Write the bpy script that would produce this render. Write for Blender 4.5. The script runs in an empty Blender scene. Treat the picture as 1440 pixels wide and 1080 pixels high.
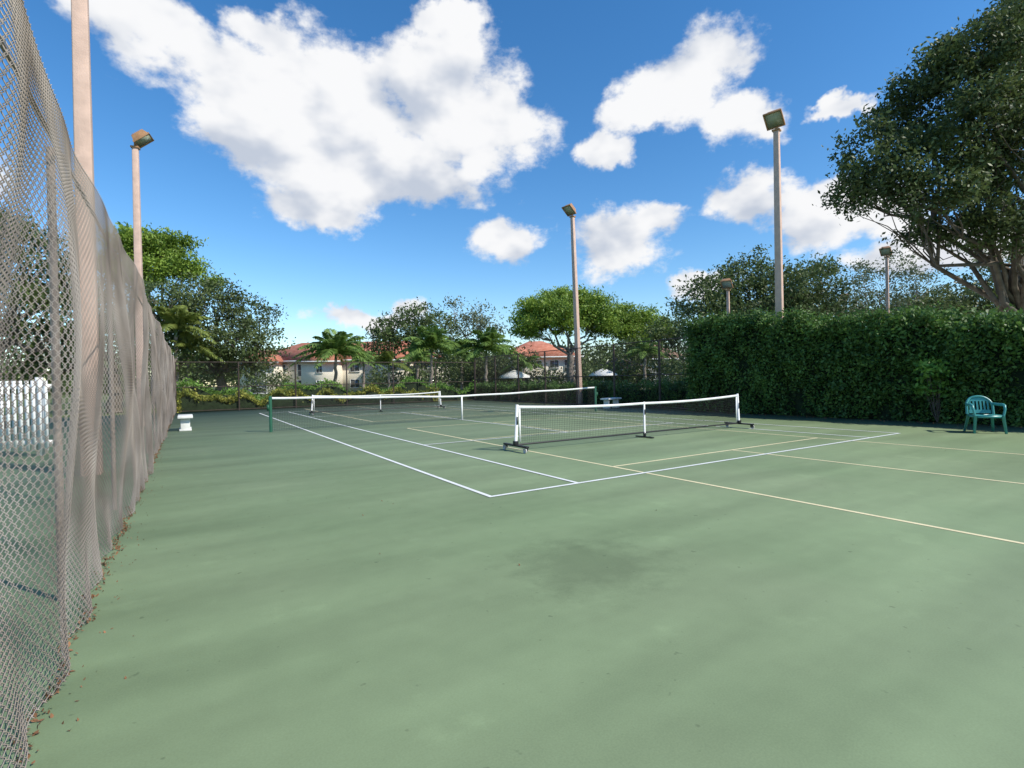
import bpy, math, numpy as np
from mathutils import Matrix, Vector
rng = np.random.default_rng(7)
F=734.0; CAMH=1.43
TH=math.atan2(.5294,.8484)           # court frame rotation: local x = across court (t), local y = along court (s)
CT,ST=math.cos(TH),math.sin(TH)
def c2w(t,s): return (t*CT-s*ST, t*ST+s*CT)
def W(px,py,Y):                      # survey reading -> world metres at real depth Y
    dx=px-720; dy=py-540
    u=dx-.02*dy; v=dy+.02*dx
    return np.array([u*Y/F, Y, CAMH-(v+5.2)*Y/F])
scene=bpy.context.scene
# ------------------------------------------------------------------ materials
def newmat(name):
    m=bpy.data.materials.new(name); m.use_nodes=True
    nt=m.node_tree; nt.nodes.clear()
    out=nt.nodes.new('ShaderNodeOutputMaterial')
    return m,nt,out
def N(nt,t,**kw):
    n=nt.nodes.new(t)
    for k,v in kw.items(): setattr(n,k,v)
    return n
def mat(name,col,rough=.7,var=.15,scale=5.,metal=0.,bump=0.,spec=.3,col2=None,detail=5.):
    m,nt,out=newmat(name)
    b=N(nt,'ShaderNodeBsdfPrincipled'); L=nt.links.new
    tc=N(nt,'ShaderNodeTexCoord'); no=N(nt,'ShaderNodeTexNoise')
    no.inputs['Scale'].default_value=scale; no.inputs['Detail'].default_value=detail
    L(tc.outputs['Object'],no.inputs['Vector'])
    r=N(nt,'ShaderNodeValToRGB')
    c=np.array(col)
    lo=c*(1-var); hi=np.minimum(c*(1+var),1) if col2 is None else np.array(col2)
    r.color_ramp.elements[0].position=.3; r.color_ramp.elements[1].position=.7
    r.color_ramp.elements[0].color=(*lo,1); r.color_ramp.elements[1].color=(*hi,1)
    L(no.outputs['Fac'],r.inputs['Fac']); L(r.outputs['Color'],b.inputs['Base Color'])
    b.inputs['Roughness'].default_value=rough; b.inputs['Metallic'].default_value=metal
    b.inputs['Specular IOR Level'].default_value=spec
    if bump>0:
        bp=N(nt,'ShaderNodeBump'); bp.inputs['Strength'].default_value=bump; bp.inputs['Distance'].default_value=.02
        n2=N(nt,'ShaderNodeTexNoise'); n2.inputs['Scale'].default_value=scale*6
        L(tc.outputs['Object'],n2.inputs['Vector']); L(n2.outputs['Fac'],bp.inputs['Height']); L(bp.outputs['Normal'],b.inputs['Normal'])
    L(b.outputs['BSDF'],out.inputs['Surface'])
    return m
def leafmat(name,dark,light,scale=.5,trans=.3):
    m,nt,out=newmat(name); L=nt.links.new
    geo=N(nt,'ShaderNodeNewGeometry'); tc=N(nt,'ShaderNodeTexCoord')
    no=N(nt,'ShaderNodeTexNoise'); no.inputs['Scale'].default_value=scale; no.inputs['Detail'].default_value=2
    L(tc.outputs['Object'],no.inputs['Vector'])
    a=N(nt,'ShaderNodeMath',operation='MULTIPLY'); a.inputs[1].default_value=.5; L(geo.outputs['Random Per Island'],a.inputs[0])
    m1=N(nt,'ShaderNodeMapRange'); m1.inputs[1].default_value=.3; m1.inputs[2].default_value=.7; m1.inputs[3].default_value=0; m1.inputs[4].default_value=.5
    L(no.outputs['Fac'],m1.inputs[0])
    ad=N(nt,'ShaderNodeMath',operation='ADD'); L(a.outputs[0],ad.inputs[0]); L(m1.outputs[0],ad.inputs[1])
    r=N(nt,'ShaderNodeValToRGB'); r.color_ramp.elements[0].color=(*dark,1); r.color_ramp.elements[1].color=(*light,1)
    r.color_ramp.elements[0].position=.1; r.color_ramp.elements[1].position=.9
    L(ad.outputs[0],r.inputs['Fac'])
    b=N(nt,'ShaderNodeBsdfPrincipled'); b.inputs['Roughness'].default_value=.5; b.inputs['Specular IOR Level'].default_value=.35
    L(r.outputs['Color'],b.inputs['Base Color'])
    t=N(nt,'ShaderNodeBsdfTranslucent'); L(r.outputs['Color'],t.inputs['Color'])
    mx=N(nt,'ShaderNodeMixShader'); mx.inputs[0].default_value=trans
    L(b.outputs[0],mx.inputs[1]); L(t.outputs[0],mx.inputs[2]); L(mx.outputs[0],out.inputs['Surface'])
    return m
M_white=mat('white_paint',(.78,.78,.75),.5,.06,8)
M_whiteline=mat('line_paint_white',(.76,.77,.74),.7,.08,3,detail=8)
M_yellow=mat('line_paint_cream',(.80,.69,.42),.7,.08,3,detail=8)
M_pole=mat('concrete_pole_pinkish',(.58,.41,.33),.8,.10,6,bump=.2)
M_lamp=mat('lamp_bronze',(.40,.22,.11),.5,.2,6)
M_black=mat('black_plastic',(.02,.02,.022),.4,.2,5)
M_net=mat('net_cord_black',(.03,.03,.03),.8,.2,5)
M_netgreen=mat('green_post_paint',(.02,.09,.05),.4,.2,5)
M_tape=mat('white_net_tape',(.80,.80,.78),.7,.05,10)
M_wire=mat('weathered_vinyl_wire',(.27,.215,.175),.6,.3,1.3,metal=.0,col2=(.50,.43,.38))
M_wiredark=mat('dark_wire',(.05,.045,.04),.6,.3,3)
M_postdark=mat('dark_fence_post',(.07,.05,.04),.6,.3,3)
M_postgrey=mat('rusty_fence_post',(.30,.24,.20),.6,.3,3,metal=.1)
M_bark=mat('bark',(.14,.115,.09),.9,.35,4,bump=.6)
M_barkgrey=mat('bark_grey',(.26,.22,.19),.9,.3,5,bump=.5)
M_conc=mat('concrete_white',(.70,.70,.66),.8,.1,5,bump=.2)
M_chair=mat('teal_plastic',(.06,.29,.27),.35,.08,6,spec=.5)
M_stucco=mat('cream_stucco',(.72,.66,.54),.9,.06,1.5,bump=.2)
M_trim=mat('trim_white',(.75,.75,.72),.6,.05,3)
M_glass=mat('window_glass',(.06,.07,.08),.12,.5,.6,spec=.8)
M_greywall=mat('grey_siding',(.30,.31,.33),.8,.1,2)
M_litter=mat('dry_leaf',(.20,.10,.05),.9,.6,9)
M_wheel=mat('wheel_grey',(.45,.45,.45),.5,.1,5)
M_canvas=mat('umbrella_canvas',(.74,.73,.70),.8,.05,3)
M_pooldeck=mat('pool_deck',(.50,.46,.40),.9,.1,1)
M_water=mat('pool_water',(.05,.35,.45),.1,.1,2,spec=.6)
M_blue=mat('blue_sling_fabric',(.05,.25,.42),.7,.1,5)
M_lens,nt_,o_=newmat('lamp_glass')
g_=N(nt_,'ShaderNodeBsdfPrincipled'); g_.inputs['Base Color'].default_value=(.38,.41,.32,1); g_.inputs['Roughness'].default_value=.15
nz_=N(nt_,'ShaderNodeTexNoise'); nz_.inputs['Scale'].default_value=9; bp_=N(nt_,'ShaderNodeBump'); bp_.inputs['Strength'].default_value=.3
nt_.links.new(nz_.outputs['Fac'],bp_.inputs['Height']); nt_.links.new(bp_.outputs[0],g_.inputs['Normal']); nt_.links.new(g_.outputs[0],o_.inputs[0])
# roof tiles
M_roof,nt,out=newmat('terracotta_tiles'); L=nt.links.new
tc=N(nt,'ShaderNodeTexCoord'); wv=N(nt,'ShaderNodeTexWave'); wv.inputs['Scale'].default_value=1.4; wv.inputs['Distortion'].default_value=.6
mp=N(nt,'ShaderNodeMapping'); L(tc.outputs['Object'],mp.inputs[0]); L(mp.outputs[0],wv.inputs[0])
no=N(nt,'ShaderNodeTexNoise'); no.inputs['Scale'].default_value=1.2; no.inputs['Detail'].default_value=6; L(tc.outputs['Object'],no.inputs[0])
r=N(nt,'ShaderNodeValToRGB'); r.color_ramp.elements[0].color=(.42,.13,.07,1); r.color_ramp.elements[1].color=(.60,.25,.16,1); r.color_ramp.elements[0].position=.3; r.color_ramp.elements[1].position=.7
L(no.outputs['Fac'],r.inputs[0]); b=N(nt,'ShaderNodeBsdfPrincipled'); b.inputs['Roughness'].default_value=.85; L(r.outputs[0],b.inputs['Base Color'])
bp=N(nt,'ShaderNodeBump'); bp.inputs['Strength'].default_value=.6; bp.inputs['Distance'].default_value=.08; L(wv.outputs['Fac'],bp.inputs['Height']); L(bp.outputs[0],b.inputs['Normal']); L(b.outputs[0],out.inputs[0])
M_roofbrown=mat('brown_shingle',(.24,.15,.11),.9,.2,3)

L_oak=leafmat('oak_leaves',(.045,.065,.022),(.16,.21,.07),.45)
L_oakfar=leafmat('oak_leaves_far',(.050,.075,.028),(.16,.22,.07),.25)
L_pine=leafmat('pine_needles',(.10,.17,.025),(.32,.45,.07),.30)
L_thin=leafmat('thin_tree_leaves',(.10,.125,.07),(.21,.24,.12),.4)
L_hedge=leafmat('hedge_leaves',(.028,.070,.015),(.17,.30,.065),1.3)
L_palm=leafmat('palm_leaflets',(.09,.16,.035),(.26,.40,.10),.5)
L_palmy=leafmat('yellow_palm_leaflets',(.13,.19,.04),(.32,.37,.10),.5)
L_croton=leafmat('croton_leaves',(.12,.18,.03),(.52,.48,.09),1.2)
L_bright=leafmat('bright_leaves',(.08,.18,.02),(.26,.44,.08),1.2)
# ------------------------------------------------------------------ mesh builder
class MB:
    def __init__(s): s.V=[];s.F=[];s.M=[];s.n=0
    def add(s,V,Fc,mi=0):
        V=np.asarray(V,float).reshape(-1,3); Fc=np.asarray(Fc,int).reshape(-1,4)
        s.V.append(V); s.F.append(Fc+s.n); s.M.append(np.full(len(Fc),mi)); s.n+=len(V)
    def box(s,c,d,mi=0,R=None,taper=1.):
        x,y,z=[q/2 for q in d]; k=taper
        V=np.array([[-x,-y,-z],[x,-y,-z],[x,y,-z],[-x,y,-z],[-x*k,-y*k,z],[x*k,-y*k,z],[x*k,y*k,z],[-x*k,y*k,z]])
        if R is not None: V=V@np.array(R.to_3x3()).T
        s.add(V+np.array(c),[[0,3,2,1],[4,5,6,7],[0,1,5,4],[1,2,6,5],[2,3,7,6],[3,0,4,7]],mi)
    def tubes(s,P,Rd,sides=3,mi=0,ref=(0,1,0),cap=False):
        P=np.asarray(P,float)
        if P.ndim==2: P=P[None]
        Mn,Nn,_=P.shape
        Rd=np.broadcast_to(np.asarray(Rd,float),(Mn,Nn)) if np.ndim(Rd)!=1 else np.broadcast_to(np.asarray(Rd,float)[None],(Mn,Nn))
        T=np.gradient(P,axis=1); T/=np.linalg.norm(T,axis=2,keepdims=True)+1e-9
        ref=np.array(ref,float)+np.array([.013,.007,.011])
        A=np.cross(T,ref); A/=np.linalg.norm(A,axis=2,keepdims=True)+1e-9
        B=np.cross(A,T)
        an=np.arange(sides)*2*math.pi/sides
        V=P[:,:,None,:]+Rd[:,:,None,None]*(A[:,:,None,:]*np.cos(an)[None,None,:,None]+B[:,:,None,:]*np.sin(an)[None,None,:,None])
        idx=np.arange(Mn*Nn*sides).reshape(Mn,Nn,sides)
        a=idx[:,:-1,:]; b=idx[:,1:,:]
        Fc=np.stack([a,np.roll(a,-1,2),np.roll(b,-1,2),b],-1).reshape(-1,4)
        s.add(V.reshape(-1,3),Fc,mi)
        if cap and sides%2==0:
            for e in (0,Nn-1):
                for k in range((sides-2)//2):
                    q=[[idx[m,e,0],idx[m,e,1+2*k],idx[m,e,2+2*k],idx[m,e,(3+2*k)%sides]] for m in range(Mn)]
                    s.F.append(np.array(q)-idx[0,0,0]+s.n-Mn*Nn*sides); s.M.append(np.full(len(q),mi))
    def leaves(s,pos,size,mi=0,asp=.5,up=.35):
        n=len(pos)
        a=rng.normal(size=(n,3)); a/=np.linalg.norm(a,axis=1,keepdims=True)
        nn=rng.normal(size=(n,3)); nn[:,2]+=up*2
        b=np.cross(nn,a); b/=np.linalg.norm(b,axis=1,keepdims=True)+1e-9
        L_=(size*rng.uniform(.6,1.3,n))[:,None]
        V=np.stack([pos-a*L_/2,pos+b*L_*asp/2,pos+a*L_/2,pos-b*L_*asp/2],1)
        s.add(V.reshape(-1,3),np.arange(n*4).reshape(n,4),mi)
    def build(s,name,mats,loc=(0,0,0),rotz=0,parent=None,smooth=False,bevel=0):
        V=np.concatenate(s.V).astype(np.float32); Fc=np.concatenate(s.F).astype(np.int32); Mi=np.concatenate(s.M).astype(np.int32)
        me=bpy.data.meshes.new(name)
        me.vertices.add(len(V)); me.vertices.foreach_set('co',V.ravel())
        me.loops.add(Fc.size); me.loops.foreach_set('vertex_index',Fc.ravel())
        me.polygons.add(len(Fc)); me.polygons.foreach_set('loop_start',np.arange(0,Fc.size,4,dtype=np.int32))
        me.polygons.foreach_set('material_index',Mi)
        if smooth: me.polygons.foreach_set('use_smooth',np.ones(len(Fc),bool))
        for m in mats: me.materials.append(m)
        me.update(calc_edges=True)
        ob=bpy.data.objects.new(name,me); scene.collection.objects.link(ob)
        if parent is not None: ob.parent=parent
        ob.location=loc; ob.rotation_euler=(0,0,rotz)
        if bevel:
            bm=ob.modifiers.new('bevel','BEVEL'); bm.width=bevel; bm.segments=2; bm.limit_method='ANGLE'
        return ob
def empty(name,loc=(0,0,0),rotz=0):
    e=bpy.data.objects.new(name,None); scene.collection.objects.link(e); e.location=loc; e.rotation_euler=(0,0,rotz); return e
def court_empty(name,t,s,extra=0):
    x,y=c2w(t,s); return empty(name,(x,y,0),TH+extra)
# ------------------------------------------------------------------ ground
g=MB(); g.add([[-900,-900,0],[900,-900,0],[900,900,0],[-900,900,0]],[[0,1,2,3]])
M_grass=mat('grass',(.085,.12,.035),.95,.35,.6,bump=.5,col2=(.17,.20,.07),detail=10)
g.build('ground',[M_grass])
# court material
M_court,nt,out=newmat('court_acrylic_green'); L=nt.links.new
tc=N(nt,'ShaderNodeTexCoord')
def noise(sc,det,mapv=(1,1,1),rough=.5,rot=0):
    mp=N(nt,'ShaderNodeMapping'); mp.inputs['Scale'].default_value=mapv; mp.inputs['Rotation'].default_value=(0,0,rot); L(tc.outputs['Object'],mp.inputs[0])
    n=N(nt,'ShaderNodeTexNoise'); n.inputs['Scale'].default_value=sc; n.inputs['Detail'].default_value=det; n.inputs['Roughness'].default_value=rough; L(mp.outputs[0],n.inputs[0]); return n
r=N(nt,'ShaderNodeValToRGB'); n1=noise(.35,5,(1,1,1)); L(n1.outputs[0],r.inputs[0])
r.color_ramp.elements[0].color=(.158,.218,.117,1); r.color_ramp.elements[1].color=(.188,.244,.138,1); r.color_ramp.elements[0].position=.35; r.color_ramp.elements[1].position=.65
def mulby(colsock,facsock,lo,hi,p0,p1):
    mr=N(nt,'ShaderNodeMapRange'); mr.inputs[1].default_value=p0; mr.inputs[2].default_value=p1; mr.inputs[3].default_value=lo; mr.inputs[4].default_value=hi
    L(facsock,mr.inputs[0]); vm=N(nt,'ShaderNodeVectorMath',operation='SCALE'); L(colsock,vm.inputs[0]); L(mr.outputs[0],vm.inputs['Scale']); return vm.outputs[0]
n2=noise(.8,4,(.30,1.7,1)); c=mulby(r.outputs[0],n2.outputs[0],.87,1.04,.35,.6)     # soft streaks, mostly darker, stretched across the court
n2b=noise(1.0,3,(.25,1.5,1),rot=.9); c=mulby(c,n2b.outputs[0],.92,1.02,.35,.6)
n3=noise(110,2); c=mulby(c,n3.outputs[0],.94,1.06,.3,.7)                              # grain
n4=noise(5,5); c=mulby(c,n4.outputs[0],.96,1.02,.35,.65)
n5=noise(14,2); c=mulby(c,n5.outputs[0],.70,1.0,.23,.29)                              # tiny dirt spots
n7=noise(1.6,7,rough=.65); c=mulby(c,n7.outputs[0],1.0,1.08,.60,.66)                  # pale scuffs
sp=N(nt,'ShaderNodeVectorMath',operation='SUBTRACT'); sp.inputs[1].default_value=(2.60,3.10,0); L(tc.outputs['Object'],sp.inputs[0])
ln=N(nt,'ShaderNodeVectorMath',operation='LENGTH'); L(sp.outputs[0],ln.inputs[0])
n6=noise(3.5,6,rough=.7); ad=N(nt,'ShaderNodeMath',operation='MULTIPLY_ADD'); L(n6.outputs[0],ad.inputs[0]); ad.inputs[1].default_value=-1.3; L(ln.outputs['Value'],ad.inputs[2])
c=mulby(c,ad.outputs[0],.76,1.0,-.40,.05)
b=N(nt,'ShaderNodeBsdfPrincipled'); b.inputs['Roughness'].default_value=.7; b.inputs['Specular IOR Level'].default_value=.25; L(c,b.inputs['Base Color'])
L(b.outputs[0],out.inputs[0])
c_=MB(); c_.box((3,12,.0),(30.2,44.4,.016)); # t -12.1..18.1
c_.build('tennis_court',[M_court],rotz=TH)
def lines(name,segs,w,m,z0):
    mb=MB()
    for i,(t0,s0,t1,s1) in enumerate(segs):
        z=z0+i*.0002
        if t0==t1: V=[[t0-w/2,s0,z],[t0+w/2,s0,z],[t0+w/2,s1,z],[t0-w/2,s1,z]]
        else: V=[[t0,s0-w/2,z],[t1,s0-w/2,z],[t1,s0+w/2,z],[t0,s0+w/2,z]]
        mb.add(V,[[0,1,2,3]])
    mb.build(name,[m],rotz=TH)
A=3.13;B=4.50;C=12.73;D=14.10;S0=5.56;NS=17.45;S1=29.33
pl=[]
for (n0,k0,k1,e0,e1) in ((8.8,6.27,11.3,.9,15.45),(25.4,23.0,28.0,19.0,32.1)):
    pl+=[(5.79,e0,5.79,e1),(11.92,e0,11.92,e1),(8.85,e0,8.85,k0),(8.85,k1,8.85,e1),(5.79,k0,11.92,k0),(5.79,k1,11.92,k1),(5.79,e0,11.92,e0),(5.79,e1,11.92,e1)]
lines('pickleball_court_lines',pl,.05,M_yellow,.0105)
lines('tennis_court_lines',[(A-.03,S0,D+.03,S0),(A,S0,A,S1),(B,S0,B,S1),(C,S0,C,S1),(D,S0,D,S1),(B,11.05,C,11.05),(B,23.85,C,23.85),(8.615,11.05,8.615,23.85),(A,S1,D,S1)],.058,M_whiteline,.0145)
# ------------------------------------------------------------------ chain link
def chain(mb,L0,L1,H,a,rad,wave,mi=0,z0=.03):
    n=int((L1-L0)/a); k=int(H/a)
    i=np.arange(n)[:,None]; j=np.arange(k+1)[None,:]
    ph=((i+j)%2)*2-1
    y=L0+i*a+ph*a/2*1.04; z=z0+j*a+0*i
    x=wave(y,z)+ph*.005
    mb.tubes(np.stack([x,y+0*z,z+0*y],-1),rad,3,mi,ref=(1,0,0))
def wv_left(y,z):
    e=np.clip(z,0,3.1)/3.1; m=4*e*(1-e)
    return .045*np.sin(1.9*y+.9*z)*(.3+m)+.032*np.sin(4.3*y-1.3*z+1)*(.2+m)+.030*np.sin(.8*y+2.2*z)+.045*np.sin(8*y+1.7*z)*np.clip(.8-z,0,.8)+.018*np.sin(7.1*y+.6*z+2)*m
fx=-.57
cl=court_empty('chain_link_fence',fx,0)
mb=MB(); chain(mb,-3.,12.,3.05,.028,.0030,wv_left); chain(mb,12.,34.,3.05,.045,.0047,wv_left)
mb.build('mesh_wires',[M_wire],parent=cl)
mb=MB()
for s in np.arange(-1.5,34.2,3.05):
    mb.tubes([[-.17,s,0],[-.17,s,3.05]],.024,8)
yy=np.linspace(-3,34,60); 
mb.tubes(np.stack([-.12+0*yy,yy,3.03+0*yy],-1),.014,6)
mb.build('posts_and_rails',[M_postgrey],parent=cl,smooth=True)
def flat(y,z): return 0*y*z
def fence_panel(name,t,s,rot,length,H,wr=.0045,pr=.045):
    e=court_empty(name,t,s,rot)
    mb=MB(); chain(mb,0,length,H,.06,wr,flat); mb.build('mesh_wires',[M_wiredark],parent=e)
    mb=MB()
    for q in np.arange(0,length+.1,length/round(length/3.0)):
        mb.tubes([[-.06,q,0],[-.06,q,H+.02]],pr,8)
    for z in (H,H*.5,.08):
        mb.tubes([[-.05,0,z],[-.05,length,z]],.024,6)
    mb.build('posts_and_rails',[M_postdark],parent=e,smooth=True)
fence_panel('chain_link_fence',-.5,34,-math.pi/2,18.5,2.8,.0035,.04)
fence_panel('chain_link_fence',18.05,13.4,0,20.5,3.1,.0050,.05)
# leaf litter at fence foot
mb=MB(); n=4200
y=rng.uniform(0,33,n); x=fx+.0+rng.normal(0,.022,n)+.035*np.sin(8*y)*.6
p=np.stack([x,y,.012+rng.uniform(0,.012,n)],1); mb.leaves(p,.028,0,.5,3)
n=200; y=rng.uniform(1,20,n); p=np.stack([fx+.06+np.abs(rng.normal(0,.08,n)),y,.012+0*y],1); mb.leaves(p,.020,0,.5,4)
n=900; p=np.stack([17.7-np.abs(rng.normal(0,.35,n)),rng.uniform(0,30,n),.012+rng.uniform(0,.01,n)],1); mb.leaves(p,.05,0,.6,3)
n=60; p=np.stack([rng.uniform(0,15,n),rng.uniform(0,20,n),.012+rng.uniform(0,.006,n)],1); mb.leaves(p,.02,0,.6,3)
mb.build('leaf_litter',[M_litter],rotz=TH)
# ------------------------------------------------------------------ nets
def netmesh(mb,x0,x1,zb,ztop,cell,rad,mi):
    xs=np.arange(x0,x1,cell); zt=ztop(xs)
    P=np.stack([np.stack([xs,0*xs,zb+0*xs],1),np.stack([xs,0*xs,zt],1)],1); mb.tubes(P,rad,3,mi,ref=(0,1,0))
    xx=np.linspace(x0,x1,25); k=int((ztop(np.array([x0]))[0]-zb)/cell)
    for j in range(k+1):
        f=j/k; mb.tubes(np.stack([xx,0*xx,zb+(ztop(xx)-zb)*f],1),rad,3,mi,ref=(0,1,0))
def band(mb,x0,x1,ztop,h,th,mi):
    xx=np.linspace(x0,x1,40); z=ztop(xx)
    V=[];F_=[]
    for i,(a,b) in enumerate(zip(xx,z)):
        V+=[[a,-th,b-h],[a,-th,b],[a,th,b],[a,th,b-h]]
        if i: 
            q=4*(i-1); 
            for k in range(4): F_.append([q+k,q+(k+1)%4,q+4+(k+1)%4,q+4+k])
    mb.add(V,F_,mi)
e=court_empty('tennis_net',8.6,NS-.15)
hw=6.4
zt=lambda x: .915+.155*(np.abs(x)/hw)**1.15+.008*np.sin(x*2.3)
mb=MB(); netmesh(mb,-hw,hw,.04,lambda x: zt(x)-.05,.048,.0024,0); mb.build('net_cords',[M_net],parent=e)
mb=MB(); band(mb,-hw,hw,zt,.065,.008,0); mb.box((0,0,.46),(.055,.024,.90),0); mb.build('tape_and_strap',[M_tape],parent=e)
mb=MB()
for sx in(-1,1):
    mb.tubes([[sx*(hw+.05),0,0],[sx*(hw+.05),0,1.10]],.045,10,0,cap=True); mb.box((sx*(hw+.12),0,.75),(.06,.08,.18),0)
mb.build('posts',[M_netgreen],parent=e,smooth=False)
def portable(name,t0,t1,s):
    tc_=(t0+t1)/2; hw=(t1-t0)/2; e=court_empty(name,tc_,s)
    zt=lambda x: .85+.07*(np.abs(x)/hw)**1.8-.018*np.sin(np.pi*np.abs(x)/hw)
    mb=MB(); netmesh(mb,-hw+.06,hw-.06,.16,lambda x: zt(x)-.04,.045,.0023,0); mb.build('net_cords',[M_net],parent=e)
    mb=MB(); band(mb,-hw+.03,hw-.03,zt,.055,.008,0)
    for sx in(-1,1): mb.box((sx*(hw-.055),0,.54),(.035,.012,.70),0)
    mb.build('tape',[M_tape],parent=e)
    mb=MB()
    for sx in(-1,1):
        mb.tubes([[sx*(hw+.05),0,.12],[sx*(hw+.0),0,.94]],.030,10,0,cap=True)
    mb.tubes([[0,0,.10],[0,0,.86]],.022,10,0,cap=True)
    mb.build('posts',[M_white],parent=e,smooth=False)
    mb=MB()
    for sx in(-1,1):
        mb.box((sx*(hw+.05),0,.125),(.07,.86,.035),0)
        mb.box((sx*(hw+.05),0,.17),(.08,.09,.09),0)
        mb.box((sx*(hw+.022),-.033,.62),(.03,.004,.16),0)
        for sy in(-.38,.38): mb.box((sx*(hw+.05),sy,.085),(.05,.06,.06),0)
    mb.tubes([[-hw,0,.135],[hw,0,.135]],.018,8,0)
    mb.box((0,0,.03),(.05,.55,.025),0); mb.box((0,0,.075),(.05,.05,.09),0); mb.box((0,-.025,.62),(.03,.004,.12),0)
    mb.build('base_frame',[M_black],parent=e,bevel=.006)
    mb=MB()
    for sx in(-1,1):
        for sy in(-.38,.38):
            c=np.array([sx*(hw+.05)+.03*sx,sy,.06])
            mb.tubes([c+[-.014,0,0],c+[.014,0,0]],.052,16,0,ref=(0,0,1),cap=True)
    mb.build('caster_wheels',[M_wheel],parent=e)
portable('portable_net',5.62,12.75,8.83)
portable('portable_net',4.95,11.35,25.4)
# ------------------------------------------------------------------ light poles
def lightpole(t,s,H=10.8,world=None,w=.27,face=None,tilt=-38,lean=0.):
    if world is None:
        e=court_empty('light_pole',t,s,0 if face is None else face)
    else: e=empty('light_pole',(world[0],world[1],0),face or 0)
    if lean:
        rz=e.rotation_euler.z; e.rotation_euler=(Matrix.Rotation(lean,3,'Y')@Matrix.Rotation(rz,3,'Z')).to_euler()
    mb=MB(); 
    mb.box((0,0,(H-.35)/2),(w,w,H-.35),0,taper=.68)
    mb.build('shaft',[M_pole],parent=e,bevel=.02)
    R=Matrix.Rotation(math.radians(tilt),4,'Y')
    mb=MB(); mb.tubes([[0,0,H-.4],[0,0,H-.12],[.06,0,H-.02]],.05,8,0)
    mb.box((0,0,H-.36),(.26,.26,.06),0)
    cc=np.array([.18,0,H+.05])
    mb.box(cc,(.60,.56,.26),0,R=R,taper=.72)
    Rn=np.array(R.to_3x3())
    for dx,dy,sx,sy in((.30,0,.04,.62),(-.30,0,.04,.62),(0,.29,.56,.04),(0,-.29,.56,.04)):
        mb.box(cc+Rn@np.array([dx,dy,-.14]),(sx,sy,.07),0,R=R)
    for k in range(5): mb.box(cc+Rn@np.array([-.14+.07*k,0,.15]),(.012,.36,.05),0,R=R)
    mb.build('floodlight_housing',[M_lamp],parent=e,bevel=.008)
    mb=MB(); mb.box(cc+Rn@np.array([0,0,-.137]),(.54,.52,.02),0,R=R); mb.build('floodlight_glass',[M_lens],parent=e)
    return e
lightpole(-1.35,11.0,11.5)
lightpole(-1.42,23.8,10.7,face=math.radians(-12))
lightpole(18.35,22.4,10.7,face=math.radians(-170),lean=-.020)
lightpole(18.45,11.0,10.7,face=math.radians(-165))
for px,py,Y,f in((1023,402,31,-2.2),(1246,356,34,-2.4),(1186,420,44,-2.)):
    p=W(px,py,Y); lightpole(0,0,p[2]+.1,world=(p[0],Y),face=f,w=.22)
# ------------------------------------------------------------------ trees
def bezier(p0,p1,k,jit,sag=.0):
    t=np.linspace(0,1,k)[:,None]; P=p0+(p1-p0)*t
    J=rng.normal(0,1,(k,3))*jit; J[0]=0; J[-1]*=.3
    P+=J*np.sin(math.pi*np.clip(t,0,1)*.9+.15)
    P[:,2]+=(np.sin(math.pi*t)[:,0])*sag
    return P
def tree(name,bx,by,blobs,tr=.25,fork=2.5,lm=None,bark=None,dens=6.,K=70,ls=.16,sub=.5,flatk=.7,shell=.45,asp=.5,lean=(0,0),limb=.5,up=.35):
    mb=MB(); base=np.array([bx,by,0.]); fk=np.array([bx+lean[0],by+lean[1],fork])
    P=bezier(base,fk,6,tr*.25); mb.tubes(P,np.linspace(tr*1.35,tr*.9,6),9,0,ref=(1,0,0))
    C=[];
    for bl in blobs:
        c=np.array(bl[:3]);r=np.array(bl[3:6])
        d=np.linalg.norm(c-fk); lr=tr*limb
        P=bezier(fk,c-[0,0,r[2]*.3],7,d*.05,sag=d*.04); mb.tubes(P,np.linspace(lr,lr*.25,7),7,0,ref=(1,0,0))
        n=max(5,int(dens*(r[0]*r[1]+r[0]*r[2]+r[1]*r[2])/3/(sub*sub)))
        q=rng.normal(size=(n,3)); q/=np.linalg.norm(q,axis=1,keepdims=True)
        rr=(shell+(1-shell)*rng.random(n)**.6)*rng.uniform(.8,1.18,n)
        S=c+q*rr[:,None]*r; C.append(S)
        for ssub in S[rng.permutation(n)[:min(n,12)]]:
            st=P[rng.integers(3,7)]
            B_=bezier(st,ssub,5,np.linalg.norm(ssub-st)*.07); mb.tubes(B_,np.linspace(lr*.25,lr*.05,5),5,0,ref=(1,0,0))
    C=np.concatenate(C); 
    rs=sub*rng.uniform(.6,1.3,len(C))
    kk=K; pos=(C[:,None,:]+rng.normal(size=(len(C),kk,3))*(rs[:,None,None]*np.array([.55,.55,.55*flatk]))).reshape(-1,3)
    mb.leaves(pos,ls,1,asp,up)
    V0=np.array([bx,by,0]); mb.V=[v-V0 for v in mb.V]
    return mb.build(name,[bark or M_bark,lm or L_oak],loc=(bx,by,0))
def blobspx(Y,lst):
    out=[]
    for (px,py,dY,rx,ry) in lst:
        y=Y+dY; c=W(px,py,y); out.append((c[0],c[1],c[2],rx*y/F,min(rx,ry*1.6)*y/F,ry*y/F))
    return out
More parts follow.
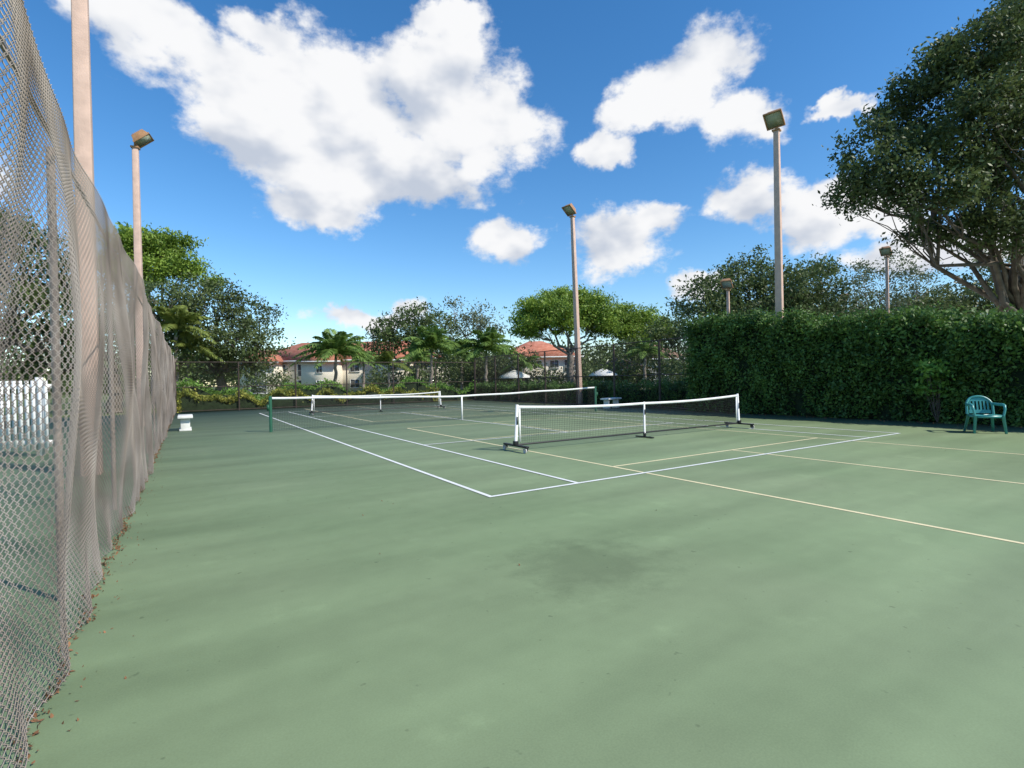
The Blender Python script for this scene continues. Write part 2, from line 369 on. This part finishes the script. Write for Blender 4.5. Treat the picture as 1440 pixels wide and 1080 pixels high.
# big oak at right behind the hedge
bo=blobspx(21,[(1225,225,0,52,46),(1200,272,1,34,26),(1260,260,-1,44,32),(1280,165,1,58,48),(1330,110,0,58,52),(1395,75,-1,62,62),(1345,200,-1,58,48),(1425,175,-1,60,60),(1400,255,0,55,42),(1320,270,-1,52,36),(1465,40,0,70,70),(1500,150,0,80,80),(1370,320,0,48,28),(1440,310,-1,55,40),(1550,230,2,80,70),(1530,60,2,90,80),(1455,5,1,55,40),(1300,325,1,34,18),(1375,140,-2,40,30)])
tree('oak_tree',22.9,22.5,bo,tr=.34,fork=3.6,dens=6.0,K=80,ls=.185,sub=.52,lean=(-.8,0),shell=.25,limb=.40)
tree('oak_tree',W(1400,0,30)[0],30,blobspx(30,[(1345,425,0,48,28),(1400,385,1,50,40),(1450,415,0,60,44),(1500,400,0,50,50),(1310,440,0,40,20),(1370,440,-1,70,24)]),tr=.3,fork=2.5,dens=5,K=60,ls=.2,sub=.6)
tree('oak_tree',W(1060,0,36)[0],36,blobspx(36,[(1000,420,0,45,34),(1050,400,1,54,40),(1100,408,0,54,42),(985,450,0,44,32),(1140,402,1,48,36),(1075,445,-1,85,28),(1160,445,0,65,28)]),tr=.35,fork=2.5,lm=L_oakfar,dens=6.0,K=65,ls=.24,sub=.72)
tree('slender_tree',W(1235,0,38)[0],38,blobspx(38,[(1200,398,0,35,36),(1245,390,1,42,38),(1290,400,0,38,34),(1225,430,0,60,22),(1300,430,0,44,24)]),tr=.2,fork=3,lm=L_thin,bark=M_barkgrey,dens=3.6,K=44,ls=.2,sub=.7)
tree('oak_tree',W(1180,0,48)[0],48,blobspx(48,[(1170,445,0,60,24),(1250,446,0,60,24),(1320,436,0,60,28),(1100,440,0,60,24)]),tr=.3,fork=2.5,lm=L_oakfar,dens=5,K=50,ls=.3,sub=.9)
# umbrella pines
pk=dict(lm=L_pine,dens=9.5,K=85,ls=.36,sub=.80,flatk=.6,asp=.38,shell=.25,up=.6,limb=.4)
tree('pine_tree',W(792,0,60)[0],60,blobspx(60,[(760,438,0,38,24),(800,425,2,44,20),(835,438,0,30,24),(745,460,-1,26,18),(790,447,-2,40,20),(845,458,1,22,20)]),tr=.42,fork=4.2,bark=M_barkgrey,**pk)
tree('pine_tree',W(885,0,66)[0],66,blobspx(66,[(872,447,0,28,18),(905,452,1,28,18),(930,462,0,22,16),(890,468,-1,34,14)]),tr=.4,fork=4.2,bark=M_barkgrey,**pk)
tree('pine_tree',W(212,0,46)[0],46,blobspx(46,[(195,345,0,34,22),(235,350,1,36,22),(255,376,0,30,18),(205,382,-1,44,18),(180,370,0,30,25),(300,397,0,16,9)]),tr=.4,fork=5.5,bark=M_barkgrey,**pk)
# left oaks
tree('oak_tree',W(300,0,42)[0],42,blobspx(42,[(300,425,0,45,28),(345,445,1,38,28),(265,420,1,42,24),(330,480,-1,48,30),(372,488,0,28,26),(290,475,0,45,30),(235,450,0,35,40),(310,515,0,70,22)]),tr=.35,fork=2.2,dens=4.8,K=60,ls=.26,sub=.75)
tree('oak_tree',W(225,0,38)[0],38,blobspx(38,[(215,415,0,34,22),(240,500,0,40,30),(205,470,0,35,50)]),tr=.3,fork=2.2,lm=L_oakfar,dens=3.4,K=60,ls=.26,sub=.75)
# trees outside left fence
tree('oak_tree',-19.5,19.5,blobspx(20,[(40,350,0,60,45),(-30,330,1,70,60),(80,400,1,40,40),(10,430,0,70,50),(95,450,2,40,50),(-80,400,0,80,80)]),tr=.3,fork=2.5,dens=4.2,K=60,ls=.2,sub=.55)
tree('oak_tree',W(150,0,30)[0],30,blobspx(30,[(130,440,0,45,40),(170,430,0,35,50),(160,490,0,50,35),(90,490,0,50,35),(30,500,0,60,35)]),tr=.3,fork=2.2,lm=L_oakfar,dens=4.2,K=60,ls=.24,sub=.7)
# centre dark trees
tree('oak_tree',W(570,0,72)[0],72,blobspx(72,[(560,468,0,38,26),(590,450,1,34,22),(538,480,0,28,20),(610,472,0,32,26),(525,500,0,22,14),(625,498,0,34,22)]),tr=.4,fork=3,lm=L_oakfar,dens=5.5,K=55,ls=.42,sub=1.2)
tree('slender_tree',W(660,0,76)[0],76,blobspx(76,[(640,440,0,30,20),(672,445,1,32,22),(690,462,0,24,16),(650,462,0,40,16)]),tr=.35,fork=4,lm=L_thin,bark=M_barkgrey,dens=4.0,K=34,ls=.4,sub=1.3)
tree('oak_tree',W(950,0,60)[0],60,blobspx(60,[(940,470,0,30,24),(965,478,0,30,27),(915,490,0,44,18),(870,498,0,44,16)]),tr=.3,fork=3,lm=L_oakfar,dens=5,K=55,ls=.35,sub=1.)
tree('oak_tree',W(690,0,82)[0],82,blobspx(82,[(690,498,0,34,16),(640,500,0,34,16),(740,505,0,20,12)]),tr=.3,fork=2.5,lm=L_oakfar,dens=5,K=55,ls=.42,sub=1.2)
# distant tree belt
mb=MB(); Cc=[]
for i in range(760):
    a=rng.uniform(-1.15,1.15); d=rng.uniform(118,150); h=rng.uniform(.5,8.0)+1.3*math.sin(a*9)
    Cc.append([a*d,d,h])
Cc=np.array(Cc); pos=(Cc[:,None,:]+rng.normal(size=(len(Cc),100,3))*np.array([2.4,1.6,1.6])).reshape(-1,3); pos[:,2]=np.abs(pos[:,2])
mb.leaves(pos,.9,0,.6); 
mb.build('distant_trees',[L_oakfar])
# mid-distance garden bushes in front of the buildings
mb=MB(); Cc=[]
for (px0,px1,Y,h,n) in ((520,725,64,3.0,60),(725,840,62,2.4,36),(820,960,58,3.2,60),(345,400,62,3.2,16),(620,720,58,4.0,34),(690,735,56,3.6,14),(940,1000,44,3.0,20)):
    for i in range(n):
        px=rng.uniform(px0,px1); y=Y+rng.uniform(-2,2); Cc.append([W(px,540,y)[0],y,rng.uniform(.3,1)**.8*h-.3])
Cc=np.array(Cc); pos=(Cc[:,None,:]+rng.normal(size=(len(Cc),90,3))*np.array([.75,.6,.55])).reshape(-1,3); pos[:,2]=np.abs(pos[:,2])
mb.leaves(pos,.34,0,.5); mb.build('garden_bushes',[L_oakfar])
# palms
def palm(px,py,Y,fl,nf=18,lm=None,tr=.16):
    c=W(px,py,Y); H=c[2]; mb=MB()
    P=bezier(np.array([0,0,0.]),np.array([.15,0,H]),10,.04); mb.tubes(P,np.linspace(tr*1.25,tr*.75,10),9,0,ref=(1,0,0))
    top=P[-1]
    mb.tubes([top-[0,0,.1],top+[0,0,.75]],[tr*.8,tr*.35],8,1)
    for i in range(nf):
        az=i*2.399+rng.uniform(-.2,.2); el=math.radians(8+76*((i*7)%nf+.5)/nf); ln=fl*rng.uniform(.85,1.1)
        t=np.linspace(0,1,26); h=ln*(t*math.cos(el)*(1+.15*t)+.10*t**2); z=ln*(t*math.sin(el)-(.62*t**2.4)*(.45+.55*math.cos(el)))
        d=np.array([math.cos(az),math.sin(az),0]); P=top+[0,0,.5]+h[:,None]*d+z[:,None]*np.array([0,0,1.])
        mb.tubes(P,np.linspace(.04,.008,26),4,2,ref=(0,0,1))
        side=np.array([-d[1],d[0],0]); Tn=np.gradient(P,axis=0); Tn/=np.linalg.norm(Tn,axis=1,keepdims=True)
        for sg in(-1,1):
            for off in (0,.5):
                k=np.arange(2,25); b0=P[k]+Tn[k]*off*ln/26; ll=ln*.25*np.sin(math.pi*(k/26)*.85+.35)
                dirn=side*sg*.8+Tn[k]*.6+np.array([0,0,1])*(rng.uniform(-.6,.1,len(k)))[:,None]; dirn/=np.linalg.norm(dirn,axis=1,keepdims=True)
                wd=Tn[k]*.06*fl/2.4
                mid=b0+dirn*(ll*.5)[:,None]; tip=b0+dirn*ll[:,None]-np.array([0,0,1])*(ll*.15)[:,None]
                V=np.stack([b0,mid+wd,tip,mid-wd],1).reshape(-1,3); mb.add(V,np.arange(len(V)).reshape(-1,4),2)
    mb.build('palm_tree',[M_barkgrey,L_palm,lm or L_palm],loc=(c[0],Y,0))
palm(470,505,48,3.5,26); palm(605,497,52,3.4,24); palm(682,499,52,3.3,24); palm(648,506,58,2.9,18); palm(545,522,46,1.9,18,L_palmy,.1); palm(245,472,38,2.7,22,L_palmy); palm(262,502,39,2.2,16,L_palmy,.12); palm(905,502,55,2.2,16)
palm(585,512,60,2.4,16); palm(735,517,54,2.0,14); palm(510,515,62,2.4,16)
# ------------------------------------------------------------------ hedges and shrubs
def hedge(name,t,s0,s1,hf,th,n,ls,lm,rot=0,gap=None,shoot=.12,clumps=0):
    e=court_empty(name,t,s0,rot); Ln=s1-s0
    lump=lambda y,z: .13*np.sin(2.3*y+1.1*z)+.09*np.sin(5.1*y-2.7*z)+.06*np.sin(9.3*y+4*z+1)
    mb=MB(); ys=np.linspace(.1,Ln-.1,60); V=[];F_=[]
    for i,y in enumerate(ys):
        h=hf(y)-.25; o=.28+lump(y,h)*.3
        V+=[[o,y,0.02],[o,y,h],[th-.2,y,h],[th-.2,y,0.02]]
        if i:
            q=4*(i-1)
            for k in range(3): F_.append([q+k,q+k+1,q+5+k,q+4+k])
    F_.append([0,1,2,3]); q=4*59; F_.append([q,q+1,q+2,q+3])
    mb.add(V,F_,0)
    nf=int(n*.6); y=rng.uniform(0,Ln,nf); H=hf(y); z=H*rng.random(nf)**.9; x=lump(y,z)+rng.exponential(.11,nf)-.02
    dn=np.sin(1.7*y+2*z)+np.sin(3.9*y-3*z+2); keep=rng.random(nf)<(.68+.32*np.clip(dn,-1,1)); x=np.where(keep,x,x+.18)
    p1=np.stack([x,y,z],1)
    nt_=int(n*.28); y=rng.uniform(0,Ln,nt_); x=rng.uniform(0,th,nt_); z=hf(y)+lump(y,x*2)*.9+rng.normal(0,shoot*.5,nt_)+ (rng.random(nt_)<.08)*rng.uniform(0,shoot*2,nt_)-.05
    p2=np.stack([x,y,z],1)
    ne=n-nf-nt_; y=np.where(rng.random(ne)<.5,0,Ln)+rng.normal(0,.12,ne); x=rng.uniform(0,th,ne); z=hf(np.clip(y,0,Ln))*rng.random(ne)
    p3=np.stack([x,y,z],1); PP=[p1,p2,p3]
    if clumps:   # loose shoots and tufts bulging from the face and the top
        yc=rng.uniform(0,Ln,clumps); top=rng.random(clumps)<.45; zc=np.where(top,hf(yc)+rng.uniform(-.05,.22,clumps),hf(yc)*rng.uniform(.25,1,clumps)); xc=np.where(top,rng.uniform(0,th,clumps),lump(yc,zc)-.06)
        q=np.stack([xc,yc,zc],1); PP.append((q[:,None,:]+rng.normal(size=(clumps,45,3))*np.array([.09,.15,.12])).reshape(-1,3))
    mb.leaves(np.concatenate(PP),ls,1,.55,.2)
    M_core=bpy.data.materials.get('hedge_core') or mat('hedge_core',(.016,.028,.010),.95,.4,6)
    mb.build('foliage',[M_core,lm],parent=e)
hedge('hedge',17.75,-4.,14.6,lambda y: 2.66+.055*np.clip(y-8,0,20)*1.9+.08*np.sin(1.3*y)+.06*np.sin(3.7*y),1.8,80000,.115,L_hedge,shoot=.17,clumps=420)
hedge('hedge',18.6,15.,36,lambda y: 1.10+.05*np.sin(1.1*y),1.0,22000,.13,L_hedge)
hedge('croton_shrubs',-.5,35.1,50.5,lambda y: .80+.28*np.sin(1.9*y)*np.sin(.7*y+1)+.15*np.sin(4.1*y),1.1,20000,.16,L_croton,rot=-math.pi/2)
hedge('green_shrubs',-.5,36.6,56.,lambda y: 1.15+.35*np.sin(.9*y+1)+.2*np.sin(2.3*y),1.4,16000,.16,L_bright,rot=-math.pi/2)
# leafy plant growing out of the hedge
mb=MB()
for i in range(18):
    a=rng.uniform(2.2,5.2); r0=rng.uniform(.05,.40); z=rng.uniform(.9,1.75)
    tip=np.array([r0*math.cos(a),r0*math.sin(a),z]); P=bezier(np.array([.1,0,0.]),tip,5,.03); mb.tubes(P,np.linspace(.012,.004,5),4,0)
    pos=tip+rng.normal(size=(26,3))*[.13,.13,.09]; mb.leaves(pos,.15,1,.5,.6)
x,y=c2w(17.60,6.1); mb.build('shrub',[M_bark,L_bright],loc=(x,y,0))
# ------------------------------------------------------------------ plastic chair
e=court_empty('plastic_armchair',15.6,4.45)
e.rotation_euler=(0,0,math.radians(158))   # front (+y) turned to the court and slightly to the camera
mb=MB()
n=9; xs=np.linspace(-.23,.23,n); ys=np.linspace(-.20,.24,6); V=[];F_=[]
for j,yv in enumerate(ys):
    for i,xv in enumerate(xs):
        V.append([xv*(1+.12*j/5),yv,.425-.02*math.cos(xv*6)+.01*(j/5)-(.03 if j==5 else 0)])
V=np.array(V); V2=V-[0,0,.012]; nV=len(V)
for j in range(5):
    for i in range(n-1):
        q=j*n+i; F_.append([q,q+1,q+n+1,q+n]); F_.append([nV+q,nV+q+n,nV+q+n+1,nV+q+1])
mb.add(np.concatenate([V,V2]),F_,0)
mb.box((0,.245,.385),(.52,.015,.05)); mb.box((-.245,.02,.39),(.015,.44,.05)); mb.box((.245,.02,.39),(.015,.44,.05)); mb.box((0,-.2,.39),(.46,.015,.05))
for sx in(-1,1):
    mb.tubes([[sx*.25,.24,.40],[sx*.285,.28,0]],[.034,.026],8,cap=True)
    mb.tubes([[sx*.215,-.20,.42],[sx*.27,-.30,0]],[.034,.026],8,cap=True)
    mb.tubes([[sx*.255,.24,.40],[sx*.285,.235,.55],[sx*.29,.20,.635],[sx*.29,.12,.655],[sx*.285,-.05,.65],[sx*.26,-.2,.66],[sx*.225,-.26,.67]],[.024,.024,.030,.034,.034,.030,.02],8,ref=(1,0,0))
a=np.linspace(0,math.pi,17); rim=np.stack([.245*np.cos(a),-.21-.11*np.clip(np.sin(a)*1.3,0,1),.47+.0*a+.36*np.sin(a)**.55],1); rim[0,2]=rim[-1,2]=.42
mb.tubes(rim,.027,8,ref=(0,1,0))
for (z0,z1) in((.72,.81),(.44,.52)):
    V=[];F_=[]
    for i,xv in enumerate(np.linspace(-.20,.20,9)):
        zz=z1 if z0<.6 else .47+.36*math.sqrt(1-(xv/.245)**2)**.9-.01
        f0=(z0-.42)/.41; f1=(zz-.42)/.41
        V+=[[xv,-.20-.11*f0-.01*math.cos(xv*6),z0],[xv,-.20-.11*f1-.01*math.cos(xv*6),max(zz,z0+.02)]]
        if i: q=2*(i-1); F_.append([q,q+1,q+3,q+2])
    mb.add(V,F_,0)
for xv in np.linspace(-.165,.165,6):
    V=[[xv-.017,-.235,.50],[xv+.017,-.235,.50],[xv+.018,-.292,.74],[xv-.018,-.292,.74]]; mb.add(V,[[0,1,2,3]],0)
mb.build('chair_shell',[M_chair],parent=e,smooth=True)
# ------------------------------------------------------------------ benches
def bench(t,s,ln,extra=0,dz=0,top=M_conc):
    e=court_empty('concrete_bench',t,s,extra)
    mb=MB(); mb.box((0,0,.455),(.42,ln,.08)); mb.build('seat',[top],parent=e,bevel=.015)
    mb=MB()
    for q in(-1,1):
        mb.box((0,q*(ln/2-.22),.2435),(.26,.12,.343)); mb.box((0,q*(ln/2-.22),.040),(.34,.18,.062))
    mb.build('legs',[M_conc],parent=e,bevel=.01)
bench(-.05,20.3,1.3); bench(17.25,18.7,1.25,math.radians(-75)); 
# ------------------------------------------------------------------ white picket fence beyond left fence
e=empty('white_picket_fence',(-17.4,10.8,0),math.radians(3)); mb=MB()
for i in range(58): mb.box((i*.13,0,.88),(.075,.02,1.50)); 
for z in(.3,1.5): mb.box((3.7,.032,z),(7.6,.035,.09))
for i in range(4): mb.box((i*2.4,.105,.85),(.1,.1,1.70))
mb.build('pickets',[M_white],parent=e)
# ------------------------------------------------------------------ buildings
def building(name,x0,x1,y0,dp,ev,rg,nwin,storeys=2,wall=M_stucco,roof=M_roof,wings=(),rot=0):
    e=empty(name,((x0+x1)/2,y0,0),rot); Lw=x1-x0
    def block(cx,w,yf,d,ev,rg,nw):
        mb=MB(); mb.box((cx,yf+d/2,ev/2),(w,d,ev)); mb.build('walls',[wall],parent=e)
        o=.7; X0=cx-w/2-o;X1=cx+w/2+o;Y0=yf-o;Y1=yf+d+o; hr=min(w,d)/2+o-.05
        if w>=d: r=[[X0+hr,(Y0+Y1)/2-.05,rg],[X1-hr,(Y0+Y1)/2-.05,rg],[X1-hr,(Y0+Y1)/2+.05,rg],[X0+hr,(Y0+Y1)/2+.05,rg]]
        else: r=[[cx-.05,Y0+hr,rg],[cx+.05,Y0+hr,rg],[cx+.05,Y1-hr,rg],[cx-.05,Y1-hr,rg]]
        V=[[X0,Y0,ev+.01],[X1,Y0,ev+.01],[X1,Y1,ev+.01],[X0,Y1,ev+.01]]+r
        mb=MB(); mb.add(V,[[0,1,5,4],[1,2,6,5],[2,3,7,6],[3,0,4,7],[4,5,6,7],[0,3,2,1]]); mb.build('roof',[roof],parent=e)
        mb=MB(); mb.box((cx,Y0-.035,ev-.05),(w+2*o,.06,.24)); 
        gl=MB(); sh=ev/storeys
        for k in range(nw):
            kind=rng.random()
            for st in range(storeys):
                wx=cx-w/2+(k+.5)*w/nw; zc=st*sh+sh*.52; ww=min(1.5,w/nw*.5); hh=sh*.48
                if kind>.7: ww=min(2.6,w/nw*.8); hh=sh*.72; zc=st*sh+sh*.42   # recessed lanai opening with rail
                elif kind<.25: ww*=.6
                gl.box((wx,yf-.01,zc),(ww,.06,hh))
                for q in(-1,1): mb.box((wx+q*(ww/2+.05),yf-.04,zc),(.1,.1,hh+.2))
                mb.box((wx,yf-.04,zc+hh/2+.05),(ww,.1,.1)); mb.box((wx,yf-.06,zc-hh/2-.05),(ww+.3,.16,.1)); mb.box((wx,yf-.05,zc),(.05,.06,hh))
                if kind>.7:
                    mb.box((wx,yf-.12,zc-hh/2+.95),(ww,.05,.06))
                    for q in np.arange(-ww/2+.1,ww/2,.22): mb.box((wx+q,yf-.12,zc-hh/2+.47),(.03,.03,.9))
        mb.build('window_frames_and_fascia',[M_trim],parent=e); gl.build('windows',[M_glass],parent=e)
    block(0,Lw,0,dp,ev,rg,nwin)
    for (cx,w,pj,nw) in wings: block(cx,w,-pj,pj+2,ev-.25,ev+1.9,nw)
    return e
building('apartment_building',-45,-12,88,14,5.4,9.0,8,wings=((-13,6,2.5,1),(-3,6,2.5,1),(9,6,2.5,1)))
building('apartment_building',-3,12.5,96,13,5.6,9.0,5,wings=((-3,5,2.5,1),))
building('pool_house',11.5,17.5,68,7,2.5,4.3,3,1,M_stucco,M_roofbrown)
building('grey_house',18.5,28,84,8,4.4,7.2,4,2,M_greywall,M_roofbrown)
# patio umbrellas
for px,Y in((713,54),(838,56)):
    c=W(px,0,Y); e=empty('patio_umbrella',(c[0],Y,0)); mb=MB()
    k=8; an=np.arange(k)*2*math.pi/k; rim=np.stack([1.6*np.cos(an),1.6*np.sin(an),0*an+1.85],1); m=np.stack([.8*np.cos(an),.8*np.sin(an),0*an+2.25],1); tp=np.stack([.05*np.cos(an),.05*np.sin(an),0*an+2.5],1); lo=rim-[0,0,.2]
    V=np.concatenate([lo,rim,m,tp]); F_=[]
    for r_ in range(3):
        for i in range(k): F_.append([r_*k+i,r_*k+(i+1)%k,(r_+1)*k+(i+1)%k,(r_+1)*k+i])
    mb.add(V,F_,0); mb.build('canopy',[M_canvas],parent=e)
    mb=MB(); mb.tubes([[0,0,0],[0,0,2.5]],.03,8); mb.box((0,0,.05),(.5,.5,.1)); mb.build('pole',[M_white],parent=e)
# pool deck, pool and loungers seen through the gap
mb=MB(); mb.box((29,19,.0),(20,26,.02)); mb.build('pool_deck',[M_pooldeck],rotz=TH)
mb=MB(); mb.box((30,19,.006),(9,15,.02)); mb.build('swimming_pool',[M_water],rotz=TH)
for i,(t,s) in enumerate(((21.5,16.5),(21.8,18.2),(22.,14.9),(21.5,20))):
    e=court_empty('lounge_chair',t,s,math.radians(80)); mb=MB()
    mb.box((0,.0,.35),(.6,1.3,.04),0); mb.box((0,-.85,.60),(.6,.75,.04),0,R=Matrix.Rotation(math.radians(-42),4,'X'))
    mb.build('sling',[M_blue],parent=e)
    mb=MB()
    for sx in(-.32,.32):
        mb.tubes([[sx,.65,.35],[sx,-.6,.35],[sx,-1.12,.86]],.02,6)
        for yv in(.55,-.5): mb.tubes([[sx,yv,.35],[sx,yv,0]],.02,6)
    mb.build('frame',[M_white],parent=e)
# ------------------------------------------------------------------ sun + sky
D=Vector((.87,-.42,0)).normalized(); el=math.radians(42)
D=Vector((D.x*math.cos(el),D.y*math.cos(el),math.sin(el)))
sl=bpy.data.lights.new('sun','SUN'); sl.energy=5.0; sl.angle=math.radians(.53); sl.color=(1,.94,.83)
so=bpy.data.objects.new('sun',sl); scene.collection.objects.link(so); so.rotation_euler=D.to_track_quat('Z','Y').to_euler(); so.location=(30,-5,40)
w=bpy.data.worlds.new('World'); scene.world=w; w.use_nodes=True; w.name='sky'
try: w.cycles.sampling_method='NONE'
except Exception as ex: print(ex)
nt=w.node_tree; nt.nodes.clear(); L=nt.links.new
out=N(nt,'ShaderNodeOutputWorld'); bg=N(nt,'ShaderNodeBackground'); bg.inputs[1].default_value=.14; L(bg.outputs[0],out.inputs[0])
sk=N(nt,'ShaderNodeTexSky',sky_type='NISHITA'); sk.sun_disc=False; sk.sun_elevation=el; sk.sun_rotation=math.atan2(D.x,D.y); sk.ozone_density=2.5; sk.air_density=1.0; sk.dust_density=.2
hs=N(nt,'ShaderNodeHueSaturation'); hs.inputs['Saturation'].default_value=1.30; hs.inputs['Value'].default_value=1.32; L(sk.outputs[0],hs.inputs['Color'])
tc=N(nt,'ShaderNodeTexCoord'); sx=N(nt,'ShaderNodeSeparateXYZ'); L(tc.outputs['Generated'],sx.inputs[0])
az=N(nt,'ShaderNodeMath',operation='ARCTAN2'); L(sx.outputs[0],az.inputs[0]); L(sx.outputs[1],az.inputs[1])
ea=N(nt,'ShaderNodeMath',operation='ARCSINE'); L(sx.outputs[2],ea.inputs[0])
cb0=N(nt,'ShaderNodeCombineXYZ'); L(az.outputs[0],cb0.inputs[0]); L(ea.outputs[0],cb0.inputs[1])
wn=N(nt,'ShaderNodeTexNoise'); wn.inputs['Scale'].default_value=9; wn.inputs['Detail'].default_value=5; wn.inputs['Roughness'].default_value=.62; L(tc.outputs['Generated'],wn.inputs[0])
ws=N(nt,'ShaderNodeVectorMath',operation='MULTIPLY_ADD'); ws.inputs[1].default_value=(.13,.10,0); ws.inputs[2].default_value=(-.065,-.05,0); L(wn.outputs['Color'],ws.inputs[0])
cb=N(nt,'ShaderNodeVectorMath',operation='ADD'); L(cb0.outputs[0],cb.inputs[0]); L(ws.outputs[0],cb.inputs[1])
def azel(px,py):
    d=W(px,py,1.)-np.array([0,0,CAMH]); d/=np.linalg.norm(d); return math.atan2(d[0],d[1]),math.asin(d[2])
blobs=[(230,40,120,55),(330,110,130,78),(480,130,165,100),(610,130,130,78),(690,175,85,60),(490,225,170,62),(330,200,80,48),(455,290,88,34),(570,262,112,42),(630,35,55,30),(380,40,70,40),
(955,120,80,52),(1015,75,64,56),(905,150,52,34),(1060,165,55,46),(850,215,34,26),
(1183,147,38,14),(1045,285,74,38),(1150,300,58,46),(1235,295,66,42),(712,342,54,34),(870,335,84,46),(930,310,44,28),(985,400,48,22),
(490,452,62,18),(575,445,38,16),(1275,350,80,36),(1370,340,70,38),(-60,260,120,60),(1560,300,120,50)]
acc=None
for (px,py,rx,ry) in blobs:
    a0,e0=azel(px,py); ax=abs(azel(px+rx,py)[0]-azel(px-rx,py)[0])/2; ey=abs(azel(px,py-ry)[1]-azel(px,py+ry)[1])/2
    s2=N(nt,'ShaderNodeVectorMath',operation='MULTIPLY_ADD'); s2.inputs[1].default_value=(1/ax,1/ey,0); s2.inputs[2].default_value=(-a0/ax,-e0/ey,0); L(cb.outputs[0],s2.inputs[0])
    s3=N(nt,'ShaderNodeVectorMath',operation='LENGTH'); L(s2.outputs[0],s3.inputs[0])
    if acc is None: acc=s3.outputs['Value']
    else:
        m=N(nt,'ShaderNodeMath',operation='SMOOTH_MIN'); m.inputs[2].default_value=.25; L(acc,m.inputs[0]); L(s3.outputs['Value'],m.inputs[1]); acc=m.outputs[0]
s4=N(nt,'ShaderNodeMath',operation='SUBTRACT'); s4.inputs[0].default_value=1.; L(acc,s4.inputs[1])
cl_=N(nt,'ShaderNodeMath',operation='MAXIMUM'); cl_.inputs[1].default_value=-.9; L(s4.outputs[0],cl_.inputs[0])
def wnoise(off,sc,det,rough):
    mp=N(nt,'ShaderNodeMapping'); mp.inputs['Location'].default_value=off; mp.inputs['Scale'].default_value=(1,1,1.5); L(tc.outputs['Generated'],mp.inputs[0])
    n=N(nt,'ShaderNodeTexNoise'); n.inputs['Scale'].default_value=sc; n.inputs['Detail'].default_value=det; n.inputs['Roughness'].default_value=rough; L(mp.outputs[0],n.inputs[0]); return n
na=wnoise((0,0,0),7,9,.62); nb=wnoise((.03,0,.065),7,3,.5); nd=wnoise((0,0,0),7,4,.5)
ma=N(nt,'ShaderNodeMath',operation='MULTIPLY_ADD'); L(na.outputs[0],ma.inputs[0]); ma.inputs[1].default_value=2.9; ma.inputs[2].default_value=-1.43
sm=N(nt,'ShaderNodeMath',operation='ADD'); L(ma.outputs[0],sm.inputs[0]); L(cl_.outputs[0],sm.inputs[1])
al=N(nt,'ShaderNodeMapRange',interpolation_type='SMOOTHSTEP'); al.inputs[1].default_value=-.14; al.inputs[2].default_value=.42; L(sm.outputs[0],al.inputs[0])
df=N(nt,'ShaderNodeMath',operation='SUBTRACT'); L(nd.outputs[0],df.inputs[0]); L(nb.outputs[0],df.inputs[1])
li=N(nt,'ShaderNodeMapRange',interpolation_type='SMOOTHSTEP'); li.inputs[1].default_value=-.20; li.inputs[2].default_value=.10; L(df.outputs[0],li.inputs[0])
cr=N(nt,'ShaderNodeValToRGB'); cr.color_ramp.elements[0].color=(.56,.62,.73,1); cr.color_ramp.elements[1].color=(.97,.975,.99,1); L(li.outputs[0],cr.inputs[0])
sc_=N(nt,'ShaderNodeVectorMath',operation='SCALE'); sc_.inputs['Scale'].default_value=7.0; L(cr.outputs[0],sc_.inputs[0])
mx=N(nt,'ShaderNodeMix',data_type='RGBA'); L(al.outputs[0],mx.inputs[0]); L(hs.outputs[0],mx.inputs[6]); L(sc_.outputs[0],mx.inputs[7])
L(mx.outputs[2],bg.inputs[0])
# ------------------------------------------------------------------ camera
cd=bpy.data.cameras.new('camera'); cd.sensor_width=36; cd.lens=F/1440*36; cd.clip_end=3000; cd.clip_start=.05
co=bpy.data.objects.new('camera',cd); scene.collection.objects.link(co)
co.matrix_world=Matrix.Translation((0,0,CAMH))@Matrix.Rotation(math.radians(90)-5.2/F,4,'X')@Matrix.Rotation(-.02,4,'Z')
scene.camera=co
scene.view_settings.view_transform='Standard'; scene.view_settings.look='None'; scene.view_settings.exposure=0
